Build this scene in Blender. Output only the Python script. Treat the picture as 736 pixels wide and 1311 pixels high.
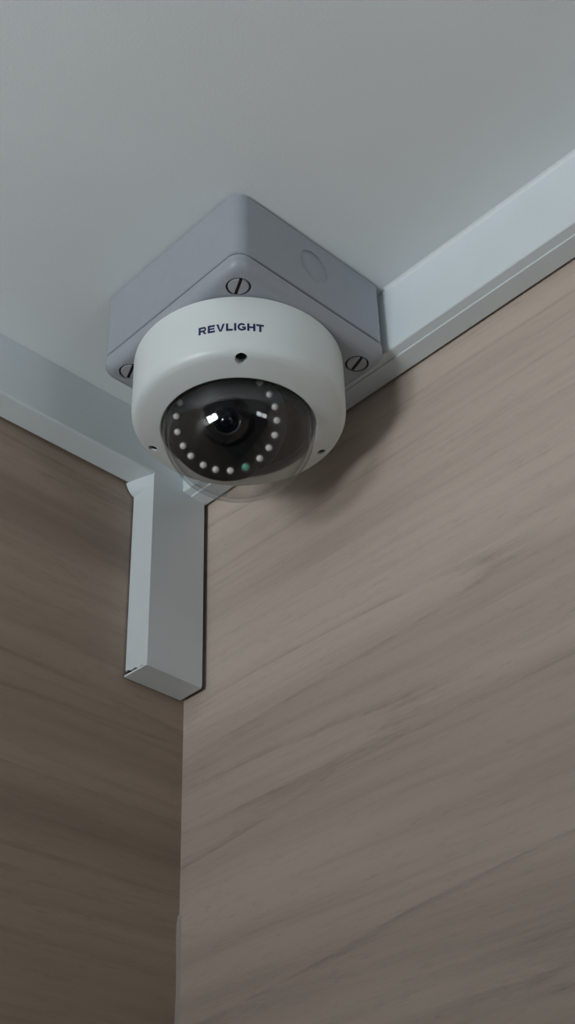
import bpy, bmesh, math, random
from mathutils import Vector, Matrix

# ---------------------------------------------------------------- clear
for o in list(bpy.data.objects):
    bpy.data.objects.remove(o, do_unlink=True)
scene = bpy.context.scene
COL = scene.collection
rnd = random.Random(7)
PI = math.pi

# ---------------------------------------------------------------- camera
# Room corner (ceiling / left wall / right wall) is the origin, z up, metres.
# Left wall: plane y = 0 (runs along +x).  Right wall: plane x = 0 (runs along +y).
F_PX, IMG_W = 1818.46, 736.0
PITCH, YAW, ROLL = math.radians(36.0996), math.radians(45.2381), math.radians(-1.7406)
CAM_POS = Vector((0.49094, 0.58942, -0.60097))
_h = Vector((-math.cos(YAW), -math.sin(YAW), 0)); _up = Vector((0, 0, 1))
FWD = _h * math.cos(PITCH) + _up * math.sin(PITCH)
_r = _h.cross(_up); _u = _r.cross(FWD)
RIGHT = _r * math.cos(ROLL) + _u * math.sin(ROLL)
UPV = -_r * math.sin(ROLL) + _u * math.cos(ROLL)
cd = bpy.data.cameras.new('camera')
cd.sensor_fit = 'HORIZONTAL'; cd.sensor_width = 36.0; cd.lens = 36.0 * F_PX / IMG_W
cd.clip_start = 0.01; cd.clip_end = 100
cam = bpy.data.objects.new('camera', cd); COL.objects.link(cam)
M3 = Matrix((RIGHT, UPV, -FWD)).transposed()
cam.matrix_world = Matrix.Translation(CAM_POS) @ M3.to_4x4()
scene.camera = cam

# ---------------------------------------------------------------- world, light, exposure
XMAX, YMAX, ZFLOOR = 1.9, 1.9, -2.45
# windows: (wall, from, to, sill, head, watts); 'x' = wall opposite the right panel, 'y' = wall opposite the left panel
WINDOWS = [('x', 0.04, 0.60, -1.85, -0.56, 84.0), ('y', 0.03, 0.60, -1.85, -0.55, 18.0)]
PART_X, PART_Y, PART_Z, PART_ZB = 0.98, 1.12, -0.535, -0.485      # added shading partitions: positions and tops
world = bpy.data.worlds.new('sky'); scene.world = world
world.use_nodes = True
bg = world.node_tree.nodes['Background']
bg.inputs['Color'].default_value = (0.80, 0.90, 1.0, 1); bg.inputs['Strength'].default_value = 1.2

for ax, a0, a1, z0, z1, watts in WINDOWS:
    ld = bpy.data.lights.new('window_daylight', 'AREA')
    ld.shape = 'RECTANGLE'; ld.energy = watts; ld.color = (0.90, 0.96, 1.0)
    lo = bpy.data.objects.new('window_daylight', ld); COL.objects.link(lo)
    if ax == 'x':
        ld.size = z1 - z0; ld.size_y = a1 - a0
        lo.location = (XMAX + 0.10, (a0 + a1) / 2, (z0 + z1) / 2); lo.rotation_euler = (0, math.radians(90), 0)
    else:
        ld.size = a1 - a0; ld.size_y = z1 - z0
        lo.location = ((a0 + a1) / 2, YMAX + 0.10, (z0 + z1) / 2); lo.rotation_euler = (math.radians(-90), 0, 0)

vs = scene.view_settings
vs.view_transform = 'Standard'; vs.look = 'None'; vs.gamma = 1.0; vs.use_curve_mapping = False
vs.exposure = -0.09

# ---------------------------------------------------------------- materials
def new_mat(name):
    m = bpy.data.materials.new(name); m.use_nodes = True
    nt = m.node_tree; b = nt.nodes['Principled BSDF']
    return m, nt, b

def plastic(name, col, rough=0.45, mottle=0.03, scale=60.0, bump=0.0, bscale=900.0, metallic=0.0, spec=0.5):
    """Plain painted / moulded surface with a faint procedural mottle and fine relief."""
    m, nt, b = new_mat(name)
    tc = nt.nodes.new('ShaderNodeTexCoord')
    n = nt.nodes.new('ShaderNodeTexNoise'); n.inputs['Scale'].default_value = scale; n.inputs['Detail'].default_value = 3
    r = nt.nodes.new('ShaderNodeValToRGB')
    lo_, hi_ = 1 - mottle, 1 + mottle
    r.color_ramp.elements[0].position = 0.3; r.color_ramp.elements[1].position = 0.7
    r.color_ramp.elements[0].color = (col[0]*lo_, col[1]*lo_, col[2]*lo_, 1)
    r.color_ramp.elements[1].color = (min(1, col[0]*hi_), min(1, col[1]*hi_), min(1, col[2]*hi_), 1)
    nt.links.new(tc.outputs['Object'], n.inputs['Vector']); nt.links.new(n.outputs['Fac'], r.inputs['Fac'])
    nt.links.new(r.outputs['Color'], b.inputs['Base Color'])
    b.inputs['Roughness'].default_value = rough; b.inputs['Metallic'].default_value = metallic
    b.inputs['Specular IOR Level'].default_value = spec
    if bump:
        n2 = nt.nodes.new('ShaderNodeTexNoise'); n2.inputs['Scale'].default_value = bscale; n2.inputs['Detail'].default_value = 2
        bp = nt.nodes.new('ShaderNodeBump'); bp.inputs['Strength'].default_value = bump; bp.inputs['Distance'].default_value = 0.0004
        nt.links.new(tc.outputs['Object'], n2.inputs['Vector']); nt.links.new(n2.outputs['Fac'], bp.inputs['Height'])
        nt.links.new(bp.outputs['Normal'], b.inputs['Normal'])
    return m

def wood(name, seed, light, mid, dark, line):
    """Pale laminate with horizontal wavy grain: broad bands, fine streaks, thin dark lines."""
    m, nt, b = new_mat(name)
    N = nt.nodes.new; L = nt.links.new
    tc = N('ShaderNodeTexCoord'); sx = N('ShaderNodeSeparateXYZ'); L(tc.outputs['Object'], sx.inputs[0])
    u = N('ShaderNodeMath'); u.operation = 'ADD'; L(sx.outputs['X'], u.inputs[0]); L(sx.outputs['Y'], u.inputs[1])
    # slow waviness of the grain
    wv = N('ShaderNodeCombineXYZ'); L(u.outputs[0], wv.inputs['X']); L(sx.outputs['Z'], wv.inputs['Z'])
    wm = N('ShaderNodeMapping'); wm.inputs['Scale'].default_value = (2.6, 1, 7.0); wm.inputs['Location'].default_value = (seed, seed*2, 0)
    L(wv.outputs[0], wm.inputs['Vector'])
    wn = N('ShaderNodeTexNoise'); wn.inputs['Scale'].default_value = 1.0; wn.inputs['Detail'].default_value = 2.0; L(wm.outputs[0], wn.inputs['Vector'])
    off = N('ShaderNodeMath'); off.operation = 'MULTIPLY_ADD'; off.inputs[1].default_value = 0.016; L(wn.outputs['Fac'], off.inputs[0]); L(sx.outputs['Z'], off.inputs[2])
    cv = N('ShaderNodeCombineXYZ'); L(u.outputs[0], cv.inputs['X']); L(off.outputs[0], cv.inputs['Z'])
    def noise(su, sv, detail, sd, rough=0.55):
        mp = N('ShaderNodeMapping'); mp.inputs['Scale'].default_value = (su, 1, sv); mp.inputs['Location'].default_value = (sd, sd*1.7, sd*0.3)
        L(cv.outputs[0], mp.inputs['Vector'])
        n = N('ShaderNodeTexNoise'); n.inputs['Scale'].default_value = 1.0; n.inputs['Detail'].default_value = detail; n.inputs['Roughness'].default_value = rough
        L(mp.outputs[0], n.inputs['Vector']); return n
    def ramp(src, stops):
        r = N('ShaderNodeValToRGB'); e = r.color_ramp.elements
        e[0].position, e[0].color = stops[0][0], (*stops[0][1], 1); e[1].position, e[1].color = stops[-1][0], (*stops[-1][1], 1)
        for p, c in stops[1:-1]:
            k = e.new(p); k.color = (*c, 1)
        L(src, r.inputs['Fac']); return r
    def mixc(fac, a, bcol, mode='MIX'):
        x = N('ShaderNodeMix'); x.data_type = 'RGBA'; x.blend_type = mode
        if isinstance(fac, float): x.inputs['Factor'].default_value = fac
        else: L(fac, x.inputs['Factor'])
        L(a, x.inputs['A'])
        if isinstance(bcol, tuple): x.inputs['B'].default_value = (*bcol, 1)
        else: L(bcol, x.inputs['B'])
        return x.outputs['Result']
    broad = noise(1.3, 26, 3, seed + 3, 0.5)
    base = ramp(broad.outputs['Fac'], [(0.28, dark), (0.50, mid), (0.72, light)])
    fine = noise(4.5, 120, 8, seed + 11, 0.70)
    fr = ramp(fine.outputs['Fac'], [(0.30, (0.85, 0.845, 0.84)), (0.52, (1, 1, 1)), (0.75, (1.04, 1.04, 1.04))])
    c = mixc(1.0, base.outputs['Color'], fr.outputs['Color'], 'MULTIPLY')
    # thin dark grain lines: narrow contour of a stretched noise, broken up along their length
    cont = noise(0.9, 17, 1, seed + 23)
    lr = ramp(cont.outputs['Fac'], [(0.0, (0, 0, 0)), (0.470, (0, 0, 0)), (0.500, (1, 1, 1)), (0.506, (0, 0, 0)), (1.0, (0, 0, 0))])
    brk = noise(16, 150, 8, seed + 37, 0.78)
    br = ramp(brk.outputs['Fac'], [(0.38, (0, 0, 0)), (0.66, (1, 1, 1))])
    lm = N('ShaderNodeMath'); lm.operation = 'MULTIPLY'; L(lr.outputs['Color'], lm.inputs[0]); L(br.outputs['Color'], lm.inputs[1])
    lm2 = N('ShaderNodeMath'); lm2.operation = 'MULTIPLY'; lm2.inputs[1].default_value = 0.60; L(lm.outputs[0], lm2.inputs[0])
    c = mixc(lm2.outputs[0], c, line)
    # speckle
    sp = noise(70, 320, 5, seed + 51, 0.75)
    sr = ramp(sp.outputs['Fac'], [(0.52, (0, 0, 0)), (0.74, (0.5, 0.5, 0.5))])
    spm = N('ShaderNodeMath'); spm.operation = 'MULTIPLY'; L(sr.outputs['Color'], spm.inputs[0]); L(br.outputs['Color'], spm.inputs[1])
    c = mixc(spm.outputs[0], c, line)
    L(c, b.inputs['Base Color'])
    b.inputs['Roughness'].default_value = 0.55; b.inputs['Specular IOR Level'].default_value = 0.35
    bp = N('ShaderNodeBump'); bp.inputs['Strength'].default_value = 0.12; bp.inputs['Distance'].default_value = 0.0006
    L(fine.outputs['Fac'], bp.inputs['Height']); L(bp.outputs['Normal'], b.inputs['Normal'])
    return m

def clear_cover(name, tint, refl_min=0.03):
    """Thin clear plastic / pane: transparent with a Fresnel gloss."""
    m = bpy.data.materials.new(name); m.use_nodes = True
    nt = m.node_tree
    for n in list(nt.nodes): nt.nodes.remove(n)
    out = nt.nodes.new('ShaderNodeOutputMaterial')
    tr = nt.nodes.new('ShaderNodeBsdfTransparent'); tr.inputs['Color'].default_value = (*tint, 1)
    gl = nt.nodes.new('ShaderNodeBsdfGlossy'); gl.inputs['Roughness'].default_value = 0.015
    nz = nt.nodes.new('ShaderNodeTexNoise'); nz.inputs['Scale'].default_value = 80
    rr = nt.nodes.new('ShaderNodeMapRange'); rr.inputs['To Min'].default_value = 0.01; rr.inputs['To Max'].default_value = 0.03
    nt.links.new(nz.outputs['Fac'], rr.inputs['Value']); nt.links.new(rr.outputs['Result'], gl.inputs['Roughness'])
    lw = nt.nodes.new('ShaderNodeLayerWeight'); lw.inputs['Blend'].default_value = 0.5
    pw = nt.nodes.new('ShaderNodeMath'); pw.operation = 'POWER'; pw.inputs[1].default_value = 5.0
    fr = nt.nodes.new('ShaderNodeMapRange'); fr.inputs['To Min'].default_value = refl_min; fr.inputs['To Max'].default_value = 0.9
    nt.links.new(lw.outputs['Facing'], pw.inputs[0]); nt.links.new(pw.outputs[0], fr.inputs['Value'])
    mx = nt.nodes.new('ShaderNodeMixShader')
    nt.links.new(fr.outputs['Result'], mx.inputs['Fac']); nt.links.new(tr.outputs[0], mx.inputs[1]); nt.links.new(gl.outputs[0], mx.inputs[2])
    nt.links.new(mx.outputs[0], out.inputs['Surface'])
    return m

MAT = {
    'ceiling': plastic('ceiling_paint', (0.74, 0.765, 0.77), 0.6, 0.02, 9, 0.25, 700),
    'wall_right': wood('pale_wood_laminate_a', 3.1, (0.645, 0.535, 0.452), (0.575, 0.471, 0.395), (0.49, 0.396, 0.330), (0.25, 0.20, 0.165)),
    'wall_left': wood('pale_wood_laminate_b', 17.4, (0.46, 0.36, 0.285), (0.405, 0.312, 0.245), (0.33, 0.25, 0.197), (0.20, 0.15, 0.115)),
    'wall_plain': plastic('plain_wall_paint', (0.22, 0.22, 0.22), 0.7, 0.02, 4),
    'partition': plastic('light_blocker_grey', (0.10, 0.10, 0.10), 0.5, 0.05, 20),  # dark finish of the added shading partitions, keeps bounce low
    'floor': plastic('floor_vinyl', (0.20, 0.20, 0.20), 0.5, 0.05, 6),
    'trunk': plastic('white_trunking_pvc', (0.74, 0.79, 0.81), 0.38, 0.012, 40),
    'trunk_base': plastic('white_trunking_base', (0.70, 0.74, 0.75), 0.45, 0.012, 40),
    'bead': plastic('white_sealant', (0.80, 0.82, 0.82), 0.5, 0.03, 300, 0.4, 400),
    'bead_grey': plastic('grey_sealant', (0.44, 0.385, 0.335), 0.6, 0.05, 300, 0.5, 300),
    'box': plastic('grey_box_plastic', (0.345, 0.362, 0.40), 0.42, 0.02, 120, 0.12, 1500),
    'box_screw': plastic('grey_screw_plastic', (0.36, 0.36, 0.38), 0.45, 0.05, 900, 0.3, 2500),
    'dark': plastic('gap_shade_black', (0.012, 0.012, 0.014), 0.7, 0.1, 200),  # black used as painted shade in gaps, wells and screw holes
    'housing': plastic('white_camera_housing', (0.74, 0.77, 0.76), 0.36, 0.01, 50, 0.06, 1800),
    'ink': plastic('navy_print', (0.004, 0.012, 0.085), 0.4, 0.1, 400),
    'black_gloss': plastic('black_liner_plastic', (0.006, 0.006, 0.0065), 0.36, 0.15, 90, spec=0.3),
    'black_matt': plastic('black_plate_plastic', (0.008, 0.0075, 0.008), 0.42, 0.15, 90, spec=0.3),
    'lens_metal': plastic('dark_lens_barrel', (0.014, 0.014, 0.017), 0.25, 0.1, 300),
    'lens_glass': plastic('coated_lens_glass', (0.006, 0.007, 0.016), 0.03, 0.2, 200, spec=0.9),
    'led': plastic('clear_led_epoxy', (0.98, 0.95, 0.93), 0.30, 0.02, 900, spec=1.0),
    'led_green': plastic('pale_green_sensor', (0.16, 0.50, 0.38), 0.2, 0.15, 900),
    'led_cup': plastic('led_reflector_cup', (0.05, 0.05, 0.05), 0.35, 0.1, 900),
    'steel': plastic('dark_steel_screw', (0.10, 0.10, 0.10), 0.35, 0.1, 900, metallic=0.8),
    'bubble': clear_cover('clear_polycarbonate', (0.96, 0.96, 0.96), 0.05),
    'pane': clear_cover('window_pane', (0.96, 0.97, 0.97)),
    'frame': plastic('white_window_frame', (0.75, 0.75, 0.74), 0.4, 0.02, 30),
}

# ---------------------------------------------------------------- helpers
def link(name, me, mat, parent=None, smooth=None):
    o = bpy.data.objects.new(name, me); COL.objects.link(o)
    if mat: me.materials.append(MAT[mat])
    if smooth is not None:
        for p in me.polygons: p.use_smooth = True
        me.set_sharp_from_angle(angle=math.radians(smooth))
    if parent:
        o.parent = parent
        o.matrix_parent_inverse = Matrix.Translation(-parent.location)
    return o

def from_bm(name, bm, mat, parent=None, smooth=None):
    bmesh.ops.recalc_face_normals(bm, faces=bm.faces)
    me = bpy.data.meshes.new(name); bm.to_mesh(me); bm.free()
    return link(name, me, mat, parent, smooth)

def thing(name, label, cat, loc, group=None):
    o = bpy.data.objects.new(name, None); COL.objects.link(o)
    o.empty_display_size = 0.02; o.location = loc
    o['label'] = label; o['category'] = cat
    if group: o['group'] = group
    return o

def structure(o, label, cat):
    o['kind'] = 'structure'; o['label'] = label; o['category'] = cat
    return o

def add_box(bm, x0, x1, y0, y1, z0, z1):
    v = [bm.verts.new((x, y, z)) for x in (x0, x1) for y in (y0, y1) for z in (z0, z1)]
    for f in ((0,1,3,2), (4,6,7,5), (0,4,5,1), (2,3,7,6), (0,2,6,4), (1,5,7,3)):
        bm.faces.new([v[i] for i in f])

def loft(bm, loops, cap0=True, cap1=True, closed=False):
    rows = [[bm.verts.new(p) for p in lp] for lp in loops]
    n = len(rows[0])
    pairs = list(zip(rows[:-1], rows[1:]))
    if closed: pairs.append((rows[-1], rows[0]))
    for a, b in pairs:
        for i in range(n):
            j = (i + 1) % n
            bm.faces.new((a[i], a[j], b[j], b[i]))
    if not closed:
        if cap0: bm.faces.new(list(reversed(rows[0])))
        if cap1: bm.faces.new(rows[-1])
    return rows

def rr_loop(cx, cy, hx, hy, rad, z, seg=8, rot=0.0):
    pts = []
    for (sx, sy, a0) in ((1, 1, 0), (-1, 1, 90), (-1, -1, 180), (1, -1, 270)):
        for k in range(seg + 1):
            a = math.radians(a0 + 90.0 * k / seg)
            x = sx * (hx - rad) + rad * math.cos(a); y = sy * (hy - rad) + rad * math.sin(a)
            pts.append((cx + x * math.cos(rot) - y * math.sin(rot), cy + x * math.sin(rot) + y * math.cos(rot), z))
    return pts

def lathe(bm, prof, centre, axis_m=None, seg=96, closed=True):
    """prof: (radius, height) list; revolved round local z, placed at centre with 3x3 axis_m."""
    loops = []
    for r, z in prof:
        lp = []
        for k in range(seg):
            a = 2 * PI * k / seg
            p = Vector((r * math.cos(a), r * math.sin(a), z))
            if axis_m: p = axis_m @ p
            lp.append(tuple(Vector(centre) + p))
        loops.append(lp)
    return loft(bm, loops, closed=closed) if closed else loft(bm, loops)

def prism(bm, prof, axis, a0, a1, n=1):
    """prof: (depth, z) polygon swept along 'x' or 'y'."""
    loops = []
    for k in range(n + 1):
        t = a0 + (a1 - a0) * k / n
        loops.append([(t, d, z) if axis == 'x' else (d, t, z) for d, z in prof])
    return loft(bm, loops)

def frame_from_normal(nrm, up=Vector((0, 0, 1))):
    n = nrm.normalized(); x = up.cross(n).normalized(); y = n.cross(x)
    return Matrix((x, y, n)).transposed()

def cut(obj, cutter_bms):
    """Boolean-subtract meshes from obj, result baked into its mesh."""
    tmp = []
    for cb in cutter_bms:
        bmesh.ops.recalc_face_normals(cb, faces=cb.faces)
        me = bpy.data.meshes.new('cut'); cb.to_mesh(me); cb.free()
        c = bpy.data.objects.new('cut', me); COL.objects.link(c); tmp.append(c)
        md = obj.modifiers.new('cut', 'BOOLEAN'); md.operation = 'DIFFERENCE'; md.object = c; md.solver = 'EXACT'
    dg = bpy.context.evaluated_depsgraph_get()
    me = bpy.data.meshes.new_from_object(obj.evaluated_get(dg))
    obj.modifiers.clear(); old = obj.data; obj.data = me; bpy.data.meshes.remove(old)
    for c in tmp:
        d = c.data; bpy.data.objects.remove(c); bpy.data.meshes.remove(d)

# ---------------------------------------------------------------- the room
def slab(name, dims, mat, label, cat='wall'):
    bm = bmesh.new(); add_box(bm, *dims)
    return structure(from_bm(name, bm, mat), label, cat)

T = 0.06
slab('ceiling', (-T, XMAX + T, -T, YMAX + T, 0, T), 'ceiling', 'plain pale grey painted ceiling', 'ceiling')
slab('floor', (-T, XMAX + T, -T, YMAX + T, ZFLOOR - T, ZFLOOR), 'floor', 'grey floor of the room below', 'floor')
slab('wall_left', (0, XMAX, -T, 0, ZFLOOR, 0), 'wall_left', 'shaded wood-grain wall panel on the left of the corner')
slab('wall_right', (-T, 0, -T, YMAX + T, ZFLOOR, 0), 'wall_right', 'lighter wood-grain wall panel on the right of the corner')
# the two far walls, each with a window that lets the daylight in over the added shading partitions
WLAB = {'x': ('wall_window', 'plain far wall with a tall narrow window, opposite the right panel', 'tall narrow white framed window opposite the right panel'),
        'y': ('wall_back', 'plain far wall with a dimmer window, opposite the left panel', 'shaded white framed window opposite the left panel')}
for wi, (ax, a0, a1, z0, z1, watts) in enumerate(WINDOWS):
    P0 = XMAX if ax == 'x' else YMAX; S0, S1 = (-T, YMAX + T) if ax == 'x' else (0, XMAX)
    def bx(bm, p0, p1, s0, s1, zz0, zz1):
        if ax == 'x': add_box(bm, p0, p1, s0, s1, zz0, zz1)
        else: add_box(bm, s0, s1, p0, p1, zz0, zz1)
    bm = bmesh.new()
    bx(bm, P0, P0 + T, S0, a0, ZFLOOR, 0); bx(bm, P0, P0 + T, a1, S1, ZFLOOR, 0)
    bx(bm, P0, P0 + T, a0, a1, ZFLOOR, z0); bx(bm, P0, P0 + T, a0, a1, z1, 0)
    structure(from_bm(WLAB[ax][0], bm, 'wall_plain'), WLAB[ax][1], 'wall')
    am = (a0 + a1) / 2; fw = 0.04
    win = thing('window_%d' % (wi + 1), WLAB[ax][2], 'window', (P0 + 0.03, am, z0) if ax == 'x' else (am, P0 + 0.03, z0))
    win['kind'] = 'structure'
    bm = bmesh.new(); p0, p1 = P0 + 0.01, P0 + 0.05
    bx(bm, p0, p1, a0, a0 + fw, z0, z1); bx(bm, p0, p1, a1 - fw, a1, z0, z1)
    bx(bm, p0, p1, a0 + fw, a1 - fw, z0, z0 + fw); bx(bm, p0, p1, a0 + fw, a1 - fw, z1 - fw, z1)
    bx(bm, p0, p1, am - fw / 2, am + fw / 2, z0 + fw, z1 - fw)
    from_bm('window_frame', bm, 'frame', win)
    for ya, yb in ((a0 + fw, am - fw / 2), (am + fw / 2, a1 - fw)):
        bm = bmesh.new(); bx(bm, P0 + 0.028, P0 + 0.032, ya, yb, z0 + fw, z1 - fw); from_bm('pane', bm, 'pane', win)

# unseen part-height partitions, added to shade the lower walls
slab('shade_partition_side', (PART_X, PART_X + 0.03, 0, PART_Y + 0.03, ZFLOOR, PART_Z), 'partition', 'added part-height dark partition left of the viewer, shading the lower walls')
slab('shade_partition_back', (0, PART_X, PART_Y, PART_Y + 0.03, ZFLOOR, PART_ZB), 'partition', 'added part-height dark partition behind the viewer, shading the lower walls')

# uneven bead of sealant down the lower part of the corner
bm = bmesh.new(); loops = []
z = -0.3175; k = 0
while z > ZFLOOR:
    w = 0.0017 + 0.0003 * math.sin(k * 0.7) + rnd.uniform(-0.0002, 0.0002)
    if k == 0: w = 0.0010
    d = 0.0009 + rnd.uniform(-0.0001, 0.0001)
    loops.append([(0.0, 0.0, z), (w, 0.0, z), (w * 0.75, d * 0.8, z), (w * 0.3, d * 1.6, z), (0.0, d * 2.0, z)])
    k += 1; z -= 0.006 if k < 40 else 0.05
loft(bm, loops)
structure(from_bm('trim_1', bm, 'bead_grey', None, 40), 'thin uneven grey sealant bead low in the wall corner', 'sealant')

# ---------------------------------------------------------------- cable trunking
DL, HL = 0.02108, 0.0442        # left run
DR, HR = 0.02197, 0.0472        # right run
GAP = 0.0024                    # the runs stand a hair off the panels
def arc(cx, cz, r, a0, a1, n=4):
    return [(cx + r * math.cos(math.radians(a0 + (a1 - a0) * k / n)), cz + r * math.sin(math.radians(a0 + (a1 - a0) * k / n))) for k in range(n + 1)]

tr = thing('cable_trunking', 'bright white trunking run along the top of the right wall, lit cover', 'trunking', (DR / 2, 0.3, 0), 'white cable trunking')
bm = bmesh.new()
prism(bm, [(DR, -0.0002)] + [(DR, -HR + 0.0015)] + arc(DR - 0.0012, -HR + 0.0012, 0.0012, 0, -90) + [(0.0125, -HR), (0.0125, -HR + 0.0015), (DR - 0.002, -HR + 0.0015), (DR - 0.002, -0.0002)], 'y', 0.0002, YMAX - 0.001, 1)
from_bm('cover', bm, 'trunk', tr, 30)
bm = bmesh.new()
prism(bm, [(GAP, -0.0003), (GAP, -HR - 0.0009)] + [(0.0148, -HR - 0.0009), (0.0151, -HR - 0.0006), (0.0151, -HR + 0.0014), (DR - 0.0023, -HR + 0.003), (DR - 0.0023, -0.0003)], 'y', 0.0002, YMAX - 0.001, 1)
from_bm('base', bm, 'trunk_base', tr, 30)
bm = bmesh.new()   # soft bead of filler where the cover meets the ceiling
prof = [(DR - 0.0004, -0.0001), (DR - 0.0004, -0.0020), (DR, -0.0022), (DR + 0.0005, -0.0012), (DR + 0.0014, -0.0005), (DR + 0.0022, -0.0001)]
prism(bm, prof, 'y', 0.2045, YMAX - 0.001, 1)
from_bm('sealant_bead', bm, 'bead', tr, 60)

tl = thing('cable_trunking', 'shaded white trunking run along the top of the left wall', 'trunking', (0.3, DL / 2, 0), 'white cable trunking')
bm = bmesh.new()
prism(bm, [(GAP, -0.0002), (GAP, -HL), (DL - 0.0016, -HL)] + arc(DL - 0.0016, -HL + 0.0016, 0.0016, -90, 0) + [(DL, -0.0002)], 'x', DR + 0.0003, XMAX - 0.001, 1)
from_bm('cover', bm, 'trunk', tl, 30)

# vertical drop of trunking in the corner
WD, ZB, G = 0.04603, -0.18442, 0.00373
td = thing('cable_trunking', 'short vertical white trunking drop in the corner below the dome camera', 'trunking', (WD / 2, DL / 2, ZB), 'white cable trunking')
ZT = -HL - 0.0002
th = 0.0012
# front cover, closed at the bottom by a folded flap
bm = bmesh.new()
add_box(bm, G, WD, DL - th, DL + 0.0001, ZB + 0.0006, -HL + 0.0022)
from_bm('cover', bm, 'trunk', td, 40)
# left side wall, flaring out near the panel at its top, crooked cut at its foot
bm = bmesh.new(); NY, NZ = 10, 70
def side_x(y, z):
    t = max(0.0, min(1.0, (z - (ZT - 0.0078)) / 0.0078))
    fl = 0.0070 * math.sqrt(max(0.0, 1 - (1 - t) ** 2)) * (0.75 + 0.25 * t) if t > 0 else 0.0
    return WD + fl * max(0.0, 1 - y / (DL - th)) ** 0.8
grid = []
y_lo = 0.0009
for i in range(NY + 1):
    y = y_lo + (DL - th - y_lo) * i / NY
    foot = ZB + 0.0038 - 0.0034 * (i / NY) + (0.0006 * math.sin(i * 1.7) if 0 < i < NY else 0)
    row = []
    for j in range(NZ + 1):
        s = (j / NZ) ** 0.45
        z = foot + (ZT - foot) * s
        row.append((side_x(y, z), y, z))
    grid.append(row)
outer = [[bm.verts.new(p) for p in row] for row in grid]
inner = [[bm.verts.new((p[0] - th, p[1], p[2])) for p in row] for row in grid]
for i in range(NY):
    for j in range(NZ):
        bm.faces.new((outer[i][j], outer[i+1][j], outer[i+1][j+1], outer[i][j+1]))
        bm.faces.new((inner[i][j], inner[i][j+1], inner[i+1][j+1], inner[i+1][j]))
for j in range(NZ):
    bm.faces.new((outer[0][j], outer[0][j+1], inner[0][j+1], inner[0][j])); bm.faces.new((outer[NY][j+1], outer[NY][j], inner[NY][j], inner[NY][j+1]))
for i in range(NY):
    bm.faces.new((outer[i+1][0], outer[i][0], inner[i][0], inner[i+1][0])); bm.faces.new((outer[i][NZ], outer[i+1][NZ], inner[i+1][NZ], inner[i][NZ]))
from_bm('side_wall', bm, 'trunk', td, 50)
# bottom flap
bm = bmesh.new()
lp = [(WD + 0.0006, 0.0009), (WD, DL - 0.0006), (WD - 0.0006, DL), (G + 0.0005, DL), (G, DL - 0.0006), (G, 0.0009)]
loft(bm, [[(x, y, ZB - 0.0004) for x, y in lp], [(x, y, ZB + 0.0008) for x, y in lp]])
from_bm('end_flap', bm, 'trunk', td, 30)
# black block standing in for the shade inside the open channel
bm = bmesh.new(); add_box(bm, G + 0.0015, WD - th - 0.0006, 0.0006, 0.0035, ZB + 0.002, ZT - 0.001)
from_bm('channel_shade_fill', bm, 'dark', td)

# ---------------------------------------------------------------- junction box
BX, BY, BA, BB, HB = 0.08128, 0.14460, 0.05720, 0.0590, 0.0470
BROT = math.radians(-0.27)
jb = thing('junction_box', 'grey square plastic junction box fixed to the ceiling above the dome camera', 'junction box', (BX, BY, 0))
bm = bmesh.new()
rc = 0.0080
loft(bm, [rr_loop(BX, BY, BA - 0.0004, BB - 0.0004, rc, -0.0010, rot=BROT), rr_loop(BX, BY, BA, BB, rc, -0.0016, rot=BROT), rr_loop(BX, BY, BA, BB, rc, -HB + 0.0010, rot=BROT),
          rr_loop(BX, BY, BA - 0.0006, BB - 0.0006, rc, -HB + 0.0004, rot=BROT)])
body = from_bm('body', bm, 'box', jb, 25)
kc = bmesh.new(); KX, KZ, KR = 0.0815, -0.0212, 0.0108
my = Matrix(((1, 0, 0), (0, 0, 1), (0, -1, 0)))   # local z -> +y
loft(kc, [[tuple(Vector((KX, BY + BB + dy, KZ)) + my @ Vector((KR * math.cos(a), KR * math.sin(a), 0))) for a in [2*PI*k/48 for k in range(48)]] for dy in (-0.0010, 0.003)])
cut(body, [kc])
for p in body.data.polygons: p.use_smooth = True
body.data.set_sharp_from_angle(angle=math.radians(25))
bm = bmesh.new()
loft(bm, [[tuple(Vector((KX, BY + BB + dy, KZ)) + my @ Vector((rr * math.cos(a), rr * math.sin(a), 0))) for a in [2*PI*k/48 for k in range(48)]] for rr, dy in ((KR - 0.00005, -0.0012), (KR - 0.00005, -0.0007), (KR - 0.0003, -0.0006))])
from_bm('knockout', bm, 'box', body, 30).parent = body
for ga, gb in ((-0.0001, -0.0012), (-HB + 0.0008, -HB - 0.0020)):
    bm = bmesh.new()
    loft(bm, [rr_loop(BX, BY, BA - 0.0026, BB - 0.0026, rc, z, rot=BROT) for z in (ga, gb)])
    from_bm('seam_shade_fill', bm, 'dark', jb, 25)  # black fill put where the box seams show only shadow
bm = bmesh.new()
e = 0.0003; ZL = -0.0580
prof = [(e - 0.0004, -HB - 0.0014), (e, -HB - 0.0018), (e, ZL + 0.0045), (e - 0.0006, ZL + 0.0030), (e - 0.0018, ZL + 0.0014), (e - 0.0034, ZL + 0.0004), (e - 0.0048, ZL)]
loft(bm, [rr_loop(BX, BY, BA + d, BB + d, rc + d * 0.3, z, rot=BROT) for d, z in prof])
lid = from_bm('lid', bm, 'box', jb, 25)
spots = [(1, 1), (-1, 1), (1, -1), (-1, -1)]
SX, SY, SR = 0.0454, 0.0456, 0.0068
cut_list = []
for sx, sy in spots:
    cb = bmesh.new(); c = Vector((BX + sx * SX, BY + sy * SY, 0))
    loft(cb, [[(c.x + SR * math.cos(a), c.y + SR * math.sin(a), z) for a in [2*PI*k/40 for k in range(40)]] for z in (ZL + 0.0040, ZL - 0.004)])
    cut_list.append(cb)
cut(lid, cut_list)
for p in lid.data.polygons: p.use_smooth = True
lid.data.set_sharp_from_angle(angle=math.radians(25))
slot_ang = [63, 73, 68, 20]
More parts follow.
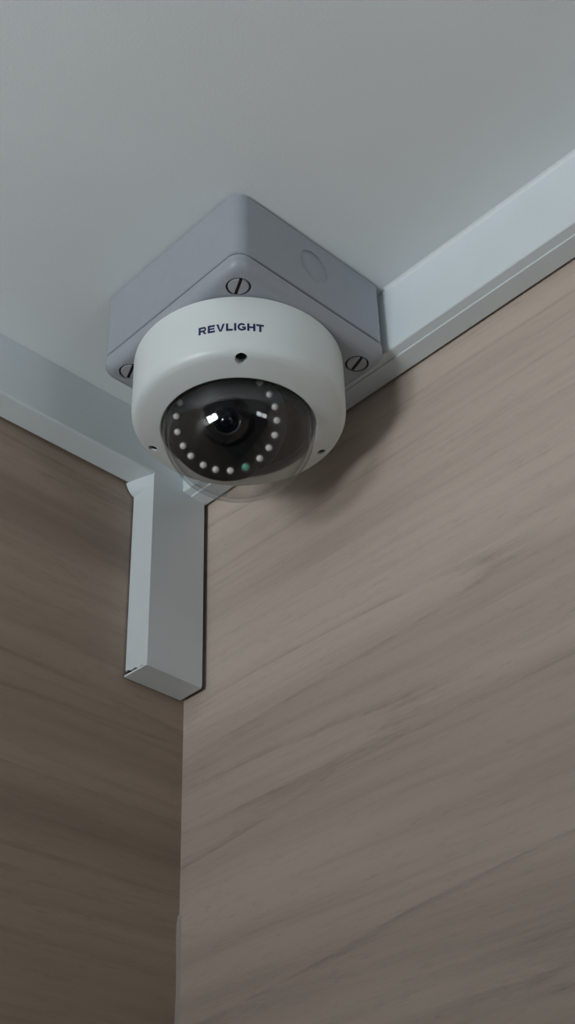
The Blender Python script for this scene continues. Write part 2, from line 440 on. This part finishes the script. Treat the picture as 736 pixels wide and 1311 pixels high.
for (sx, sy), sa in zip(spots, slot_ang):
    c = Vector((BX + sx * SX, BY + sy * SY, 0)); r = SR - 0.0011
    bm = bmesh.new()
    loft(bm, [[(c.x + rr * math.cos(a), c.y + rr * math.sin(a), z) for a in [2*PI*k/40 for k in range(40)]] for rr, z in ((r, ZL + 0.0036), (r, ZL + 0.0003), (r - 0.0004, ZL - 0.0001))])
    sc = from_bm('screw', bm, 'box_screw', lid, 30)
    cb = bmesh.new(); a = math.radians(sa); d = Vector((math.cos(a), math.sin(a), 0)); n = Vector((-d.y, d.x, 0))
    pts = [c + d * i * 0.009 + n * j * 0.0010 for i, j in ((1, 1), (-1, 1), (-1, -1), (1, -1))]
    loft(cb, [[(p.x, p.y, z) for p in pts] for z in (ZL + 0.0026, ZL - 0.003)])
    cut(sc, [cb])
    # black disc painted as the shade in ring gap and slot
    bm = bmesh.new()
    loft(bm, [[(c.x + (SR - 0.0001) * math.cos(a), c.y + (SR - 0.0001) * math.sin(a), z) for a in [2*PI*k/40 for k in range(40)]] for z in (ZL + 0.0039, ZL + 0.0012)])
    from_bm('screw_gap_shade', bm, 'dark', lid, 30)

# ---------------------------------------------------------------- dome camera
DX, DY, R = 0.08242, 0.14155, 0.0595
Z0 = ZL - 0.0002
ZO, RO = -0.1024, 0.0430
dc = thing('dome_camera', 'white round dome security camera with clear bubble hanging under the grey box', 'security camera', (DX, DY, Z0))
prof = [(0.0585, Z0), (R, Z0 - 0.0008), (R, -0.0915), (0.0592, -0.0942), (0.0583, -0.0963), (0.0568, -0.0979), (0.0545, -0.0990), (0.0500, -0.1004), (0.0446, -0.1022), (0.0436, -0.1024),
        (0.0430, -0.1021), (0.0427, -0.1012), (0.0427, -0.0660), (0.0300, -0.0640), (0.0004, -0.0640), (0.0004, Z0)]
bm = bmesh.new(); lathe(bm, prof, (DX, DY, 0), seg=160)
housing = from_bm('housing', bm, 'housing', dc, 35)
HOLES = [(49, 0.0540, 0.0034, -0.0064), (-64, 0.0515, 0.0026, 0.0006), (164, 0.0515, 0.0026, 0.0006)]      # angle, radius, hole radius, screw depth
cutters = []
for ang, hr, hole_r, sd in HOLES:
    a = math.radians(ang); nrm = Vector((math.cos(a) * 0.45, math.sin(a) * 0.45, -1)).normalized(); fm = frame_from_normal(nrm, Vector((0.3, 0.2, 0.5)))
    c = Vector((DX + hr * math.cos(a), DY + hr * math.sin(a), -0.0985))
    cb = bmesh.new(); lathe_pts = [[tuple(c + fm @ Vector((hole_r * math.cos(t), hole_r * math.sin(t), h))) for t in [2*PI*k/28 for k in range(28)]] for h in (-0.0095, 0.006)]
    loft(cb, lathe_pts); cutters.append(cb)
cut(housing, cutters)
for p in housing.data.polygons: p.use_smooth = True
housing.data.set_sharp_from_angle(angle=math.radians(35))
for ang, hr, hole_r, sd in HOLES:
    a = math.radians(ang); nrm = Vector((math.cos(a) * 0.45, math.sin(a) * 0.45, -1)).normalized(); fm = frame_from_normal(nrm, Vector((0.3, 0.2, 0.5)))
    c = Vector((DX + hr * math.cos(a), DY + hr * math.sin(a), -0.0985))
    bm = bmesh.new()
    loft(bm, [[tuple(c + fm @ Vector((rr * math.cos(t), rr * math.sin(t), h))) for t in [2*PI*k/24 for k in range(24)]] for rr, h in ((hole_r - 0.0001, -0.0094), (hole_r - 0.0001, sd - 0.001), (hole_r * 0.65, sd), (hole_r * 0.3, sd), (hole_r * 0.27, sd - 0.001))])
    from_bm('security_screw', bm, 'dark', housing, 30)  # screws coloured black to stand for the shade in the holes

# printed name, wrapped round the housing
def glyph(ch):
    """Bold extended capitals on a 1.3 x 1 cell: list of convex polygons, and the advance width."""
    W_, t, b_ = 1.25, 0.34, 0.24          # width, stem, bar
    q = lambda x0, x1, y0, y1: [(x0, y0), (x1, y0), (x1, y1), (x0, y1)]
    def ring(cx, cy, rx, ry, ix, iy, a0, a1, n=14):
        out = []
        for k in range(n):
            a, c = (math.radians(a0 + (a1 - a0) * i / n) for i in (k, k + 1))
            out.append([(cx + ix * math.cos(a), cy + iy * math.sin(a)), (cx + rx * math.cos(a), cy + ry * math.sin(a)),
                        (cx + rx * math.cos(c), cy + ry * math.sin(c)), (cx + ix * math.cos(c), cy + iy * math.sin(c))])
        return out
    if ch == 'R':
        return [q(0, t, 0, 1), q(t, 0.85, 1 - b_, 1), q(t, 0.85, 0.34, 0.34 + b_ * 0.9)] + ring(0.85, 0.67, 0.37, 0.33, 0.10, 0.125, -90, 90, 10) + [[(0.62, 0.36), (0.92, 0.0), (1.28, 0.0), (0.95, 0.38)]], 1.30
    if ch == 'E': return [q(0, t, 0, 1), q(t, 1.12, 1 - b_, 1), q(t, 1.05, 0.40, 0.60), q(t, 1.14, 0, b_)], 1.16
    if ch == 'V': return [[(0, 1), (0.48, 0), (0.72, 0), (0.34, 1)], [(0.98, 1), (0.60, 0), (0.84, 0), (1.32, 1)]], 1.32
    if ch == 'L': return [q(0, t, 0, 1), q(t, 1.05, 0, b_)], 1.06
    if ch == 'I': return [q(0, t, 0, 1)], t
    if ch == 'G':
        return ring(0.66, 0.5, 0.66, 0.5, 0.36, 0.28, 40, 320, 22) + [q(0.70, 1.28, 0.36, 0.55), q(1.00, 1.28, 0.12, 0.40)], 1.30
    if ch == 'H': return [q(0, t, 0, 1), q(0.92, 0.92 + t, 0, 1), q(t, 0.92, 0.40, 0.61)], 1.22
    if ch == 'T': return [q(0, 1.2, 1 - b_, 1), q(0.45, 0.45 + t, 0, 1 - b_)], 1.20
polys, pen = [], 0.0
for ch in 'REVLIGHT':
    ps, adv = glyph(ch)
    polys += [[(pen + x, y) for x, y in pg] for pg in ps]; pen += adv + 0.19
pen -= 0.19
TW, THT = 0.0350, 0.0053; TA = math.radians(43.8); TZ = -0.0838
tb = bmesh.new()
for pg in polys:
    loops = []
    for rr in (R - 0.0002, R + 0.00012):
        loops.append([(DX + rr * math.cos(TA + (x - pen / 2) * TW / pen / R), DY + rr * math.sin(TA + (x - pen / 2) * TW / pen / R), TZ + y * THT) for x, y in pg])
    loft(tb, loops)
lt = from_bm('lettering', tb, 'ink', housing); lt['label'] = 'navy printed lettering REVLIGHT'

# clear bubble: thin shell
bm = bmesh.new()
def bub(r, d, n=28, a0=0.0): return [(r * math.cos(t), -d * math.sin(t)) for t in [a0 + (PI / 2 - a0) * k / n for k in range(n)]] + [(0.0002, -d)]
outerp = [(0.0424, 0.004)] + bub(0.0424, 0.0405)
innerp = list(reversed([(0.0402, 0.004)] + bub(0.0402, 0.0383)))
lathe(bm, [(r, ZO + 0.0012 + z) for r, z in outerp + innerp], (DX, DY, 0), seg=128)
bo = from_bm('bubble', bm, 'bubble', dc, 60); bo['label'] = 'clear plastic bubble'

# black liner cup inside the housing
bm = bmesh.new()
lathe(bm, [(0.0400, ZO + 0.0030), (0.0400, -0.0672), (0.0392, -0.0662), (0.0010, -0.0662), (0.0010, -0.0670), (0.0385, -0.0670), (0.0392, -0.0680), (0.0392, ZO + 0.0030)], (DX, DY, 0), seg=96)
from_bm('liner', bm, 'black_gloss', dc, 35)

# turret plate facing down into the room, with its ring of LEDs
C0 = Vector((DX, DY, ZO))
VIEW = Vector((0.520, 0.571, -0.635)).normalized()      # direction the turret is aimed
PM = frame_from_normal(VIEW)                            # columns: right-ish, up-ish, normal
PLX, PLY, _n = PM.col[0].copy(), PM.col[1].copy(), PM.col[2].copy()
PC = C0 + PLX * -0.0068 + PLY * 0.0052 + VIEW * 0.0055
def on_plate(x, y, h): return PC + PLX * x + PLY * y + VIEW * h
bm = bmesh.new()
lathe(bm, [(0.0120, 0.0), (0.0315, 0.0), (0.0328, -0.0005), (0.0334, -0.0016), (0.0334, -0.0040), (0.0300, -0.0065), (0.0120, -0.0065)], PC, PM, 96)
plate = from_bm('led_plate', bm, 'black_matt', dc, 30)
LED_R = 0.0275
angs = [49, 31, 15.6, 0, -17, -33, -49, -68, -86, -103, -118, -135.5, -150, -167, 175, 159]
for a in angs:
    green = (a == -68)
    x, y = LED_R * math.cos(math.radians(a)), LED_R * math.sin(math.radians(a))
    c = on_plate(x, y, 0)
    bm = bmesh.new()
    r = 0.0019 if not green else 0.0022
    lathe(bm, [(r, -0.0008), (r, 0.0006), (r * 0.86, 0.0014), (r * 0.55, 0.0021), (r * 0.05, 0.0024)], c, PM, 20, closed=False)
    lo_ = from_bm('sensor_window' if green else 'infrared_led', bm, 'led_green' if green else 'led', plate, 50)
    if green: lo_['label'] = 'pale green sensor window'
    bm = bmesh.new()
    lathe(bm, [(r + 0.0001, -0.0006), (r + 0.0001, 0.0005), (r + 0.0007, 0.0005), (r + 0.0009, -0.0006)], c, PM, 20)
    from_bm('led_collar', bm, 'led_cup', plate, 30)

# lens: ball-shaped shroud, bezel rings and glass
bm = bmesh.new()
ball = [(0.0150 * math.cos(math.radians(t)), -0.0045 + 0.0150 * math.sin(math.radians(t))) for t in (0, 12, 24, 36, 48, 58)]
lathe(bm, [(0.0150, -0.0120)] + ball + [(0.0068, 0.0076), (0.0064, 0.0050), (0.0064, -0.0120)], PC, PM, 64)
barrel = from_bm('lens_barrel', bm, 'lens_metal', dc, 25)
bm = bmesh.new()
lathe(bm, [(0.0064, 0.0040), (0.0064, 0.0066), (0.0058, 0.0070), (0.0050, 0.0058), (0.0046, 0.0040)], PC, PM, 48)
from_bm('lens_ring', bm, 'black_gloss', barrel, 25)
bm = bmesh.new()
gl = [(0.0052 * math.sin(math.radians(t)), 0.0032 + 0.0040 * math.cos(math.radians(t)) - 0.0012) for t in range(80, 0, -10)]
lathe(bm, [(0.0052, 0.0)] + gl + [(0.0001, 0.0060)], PC, PM, 48, closed=False)
from_bm('lens_glass', bm, 'lens_glass', barrel, 80)
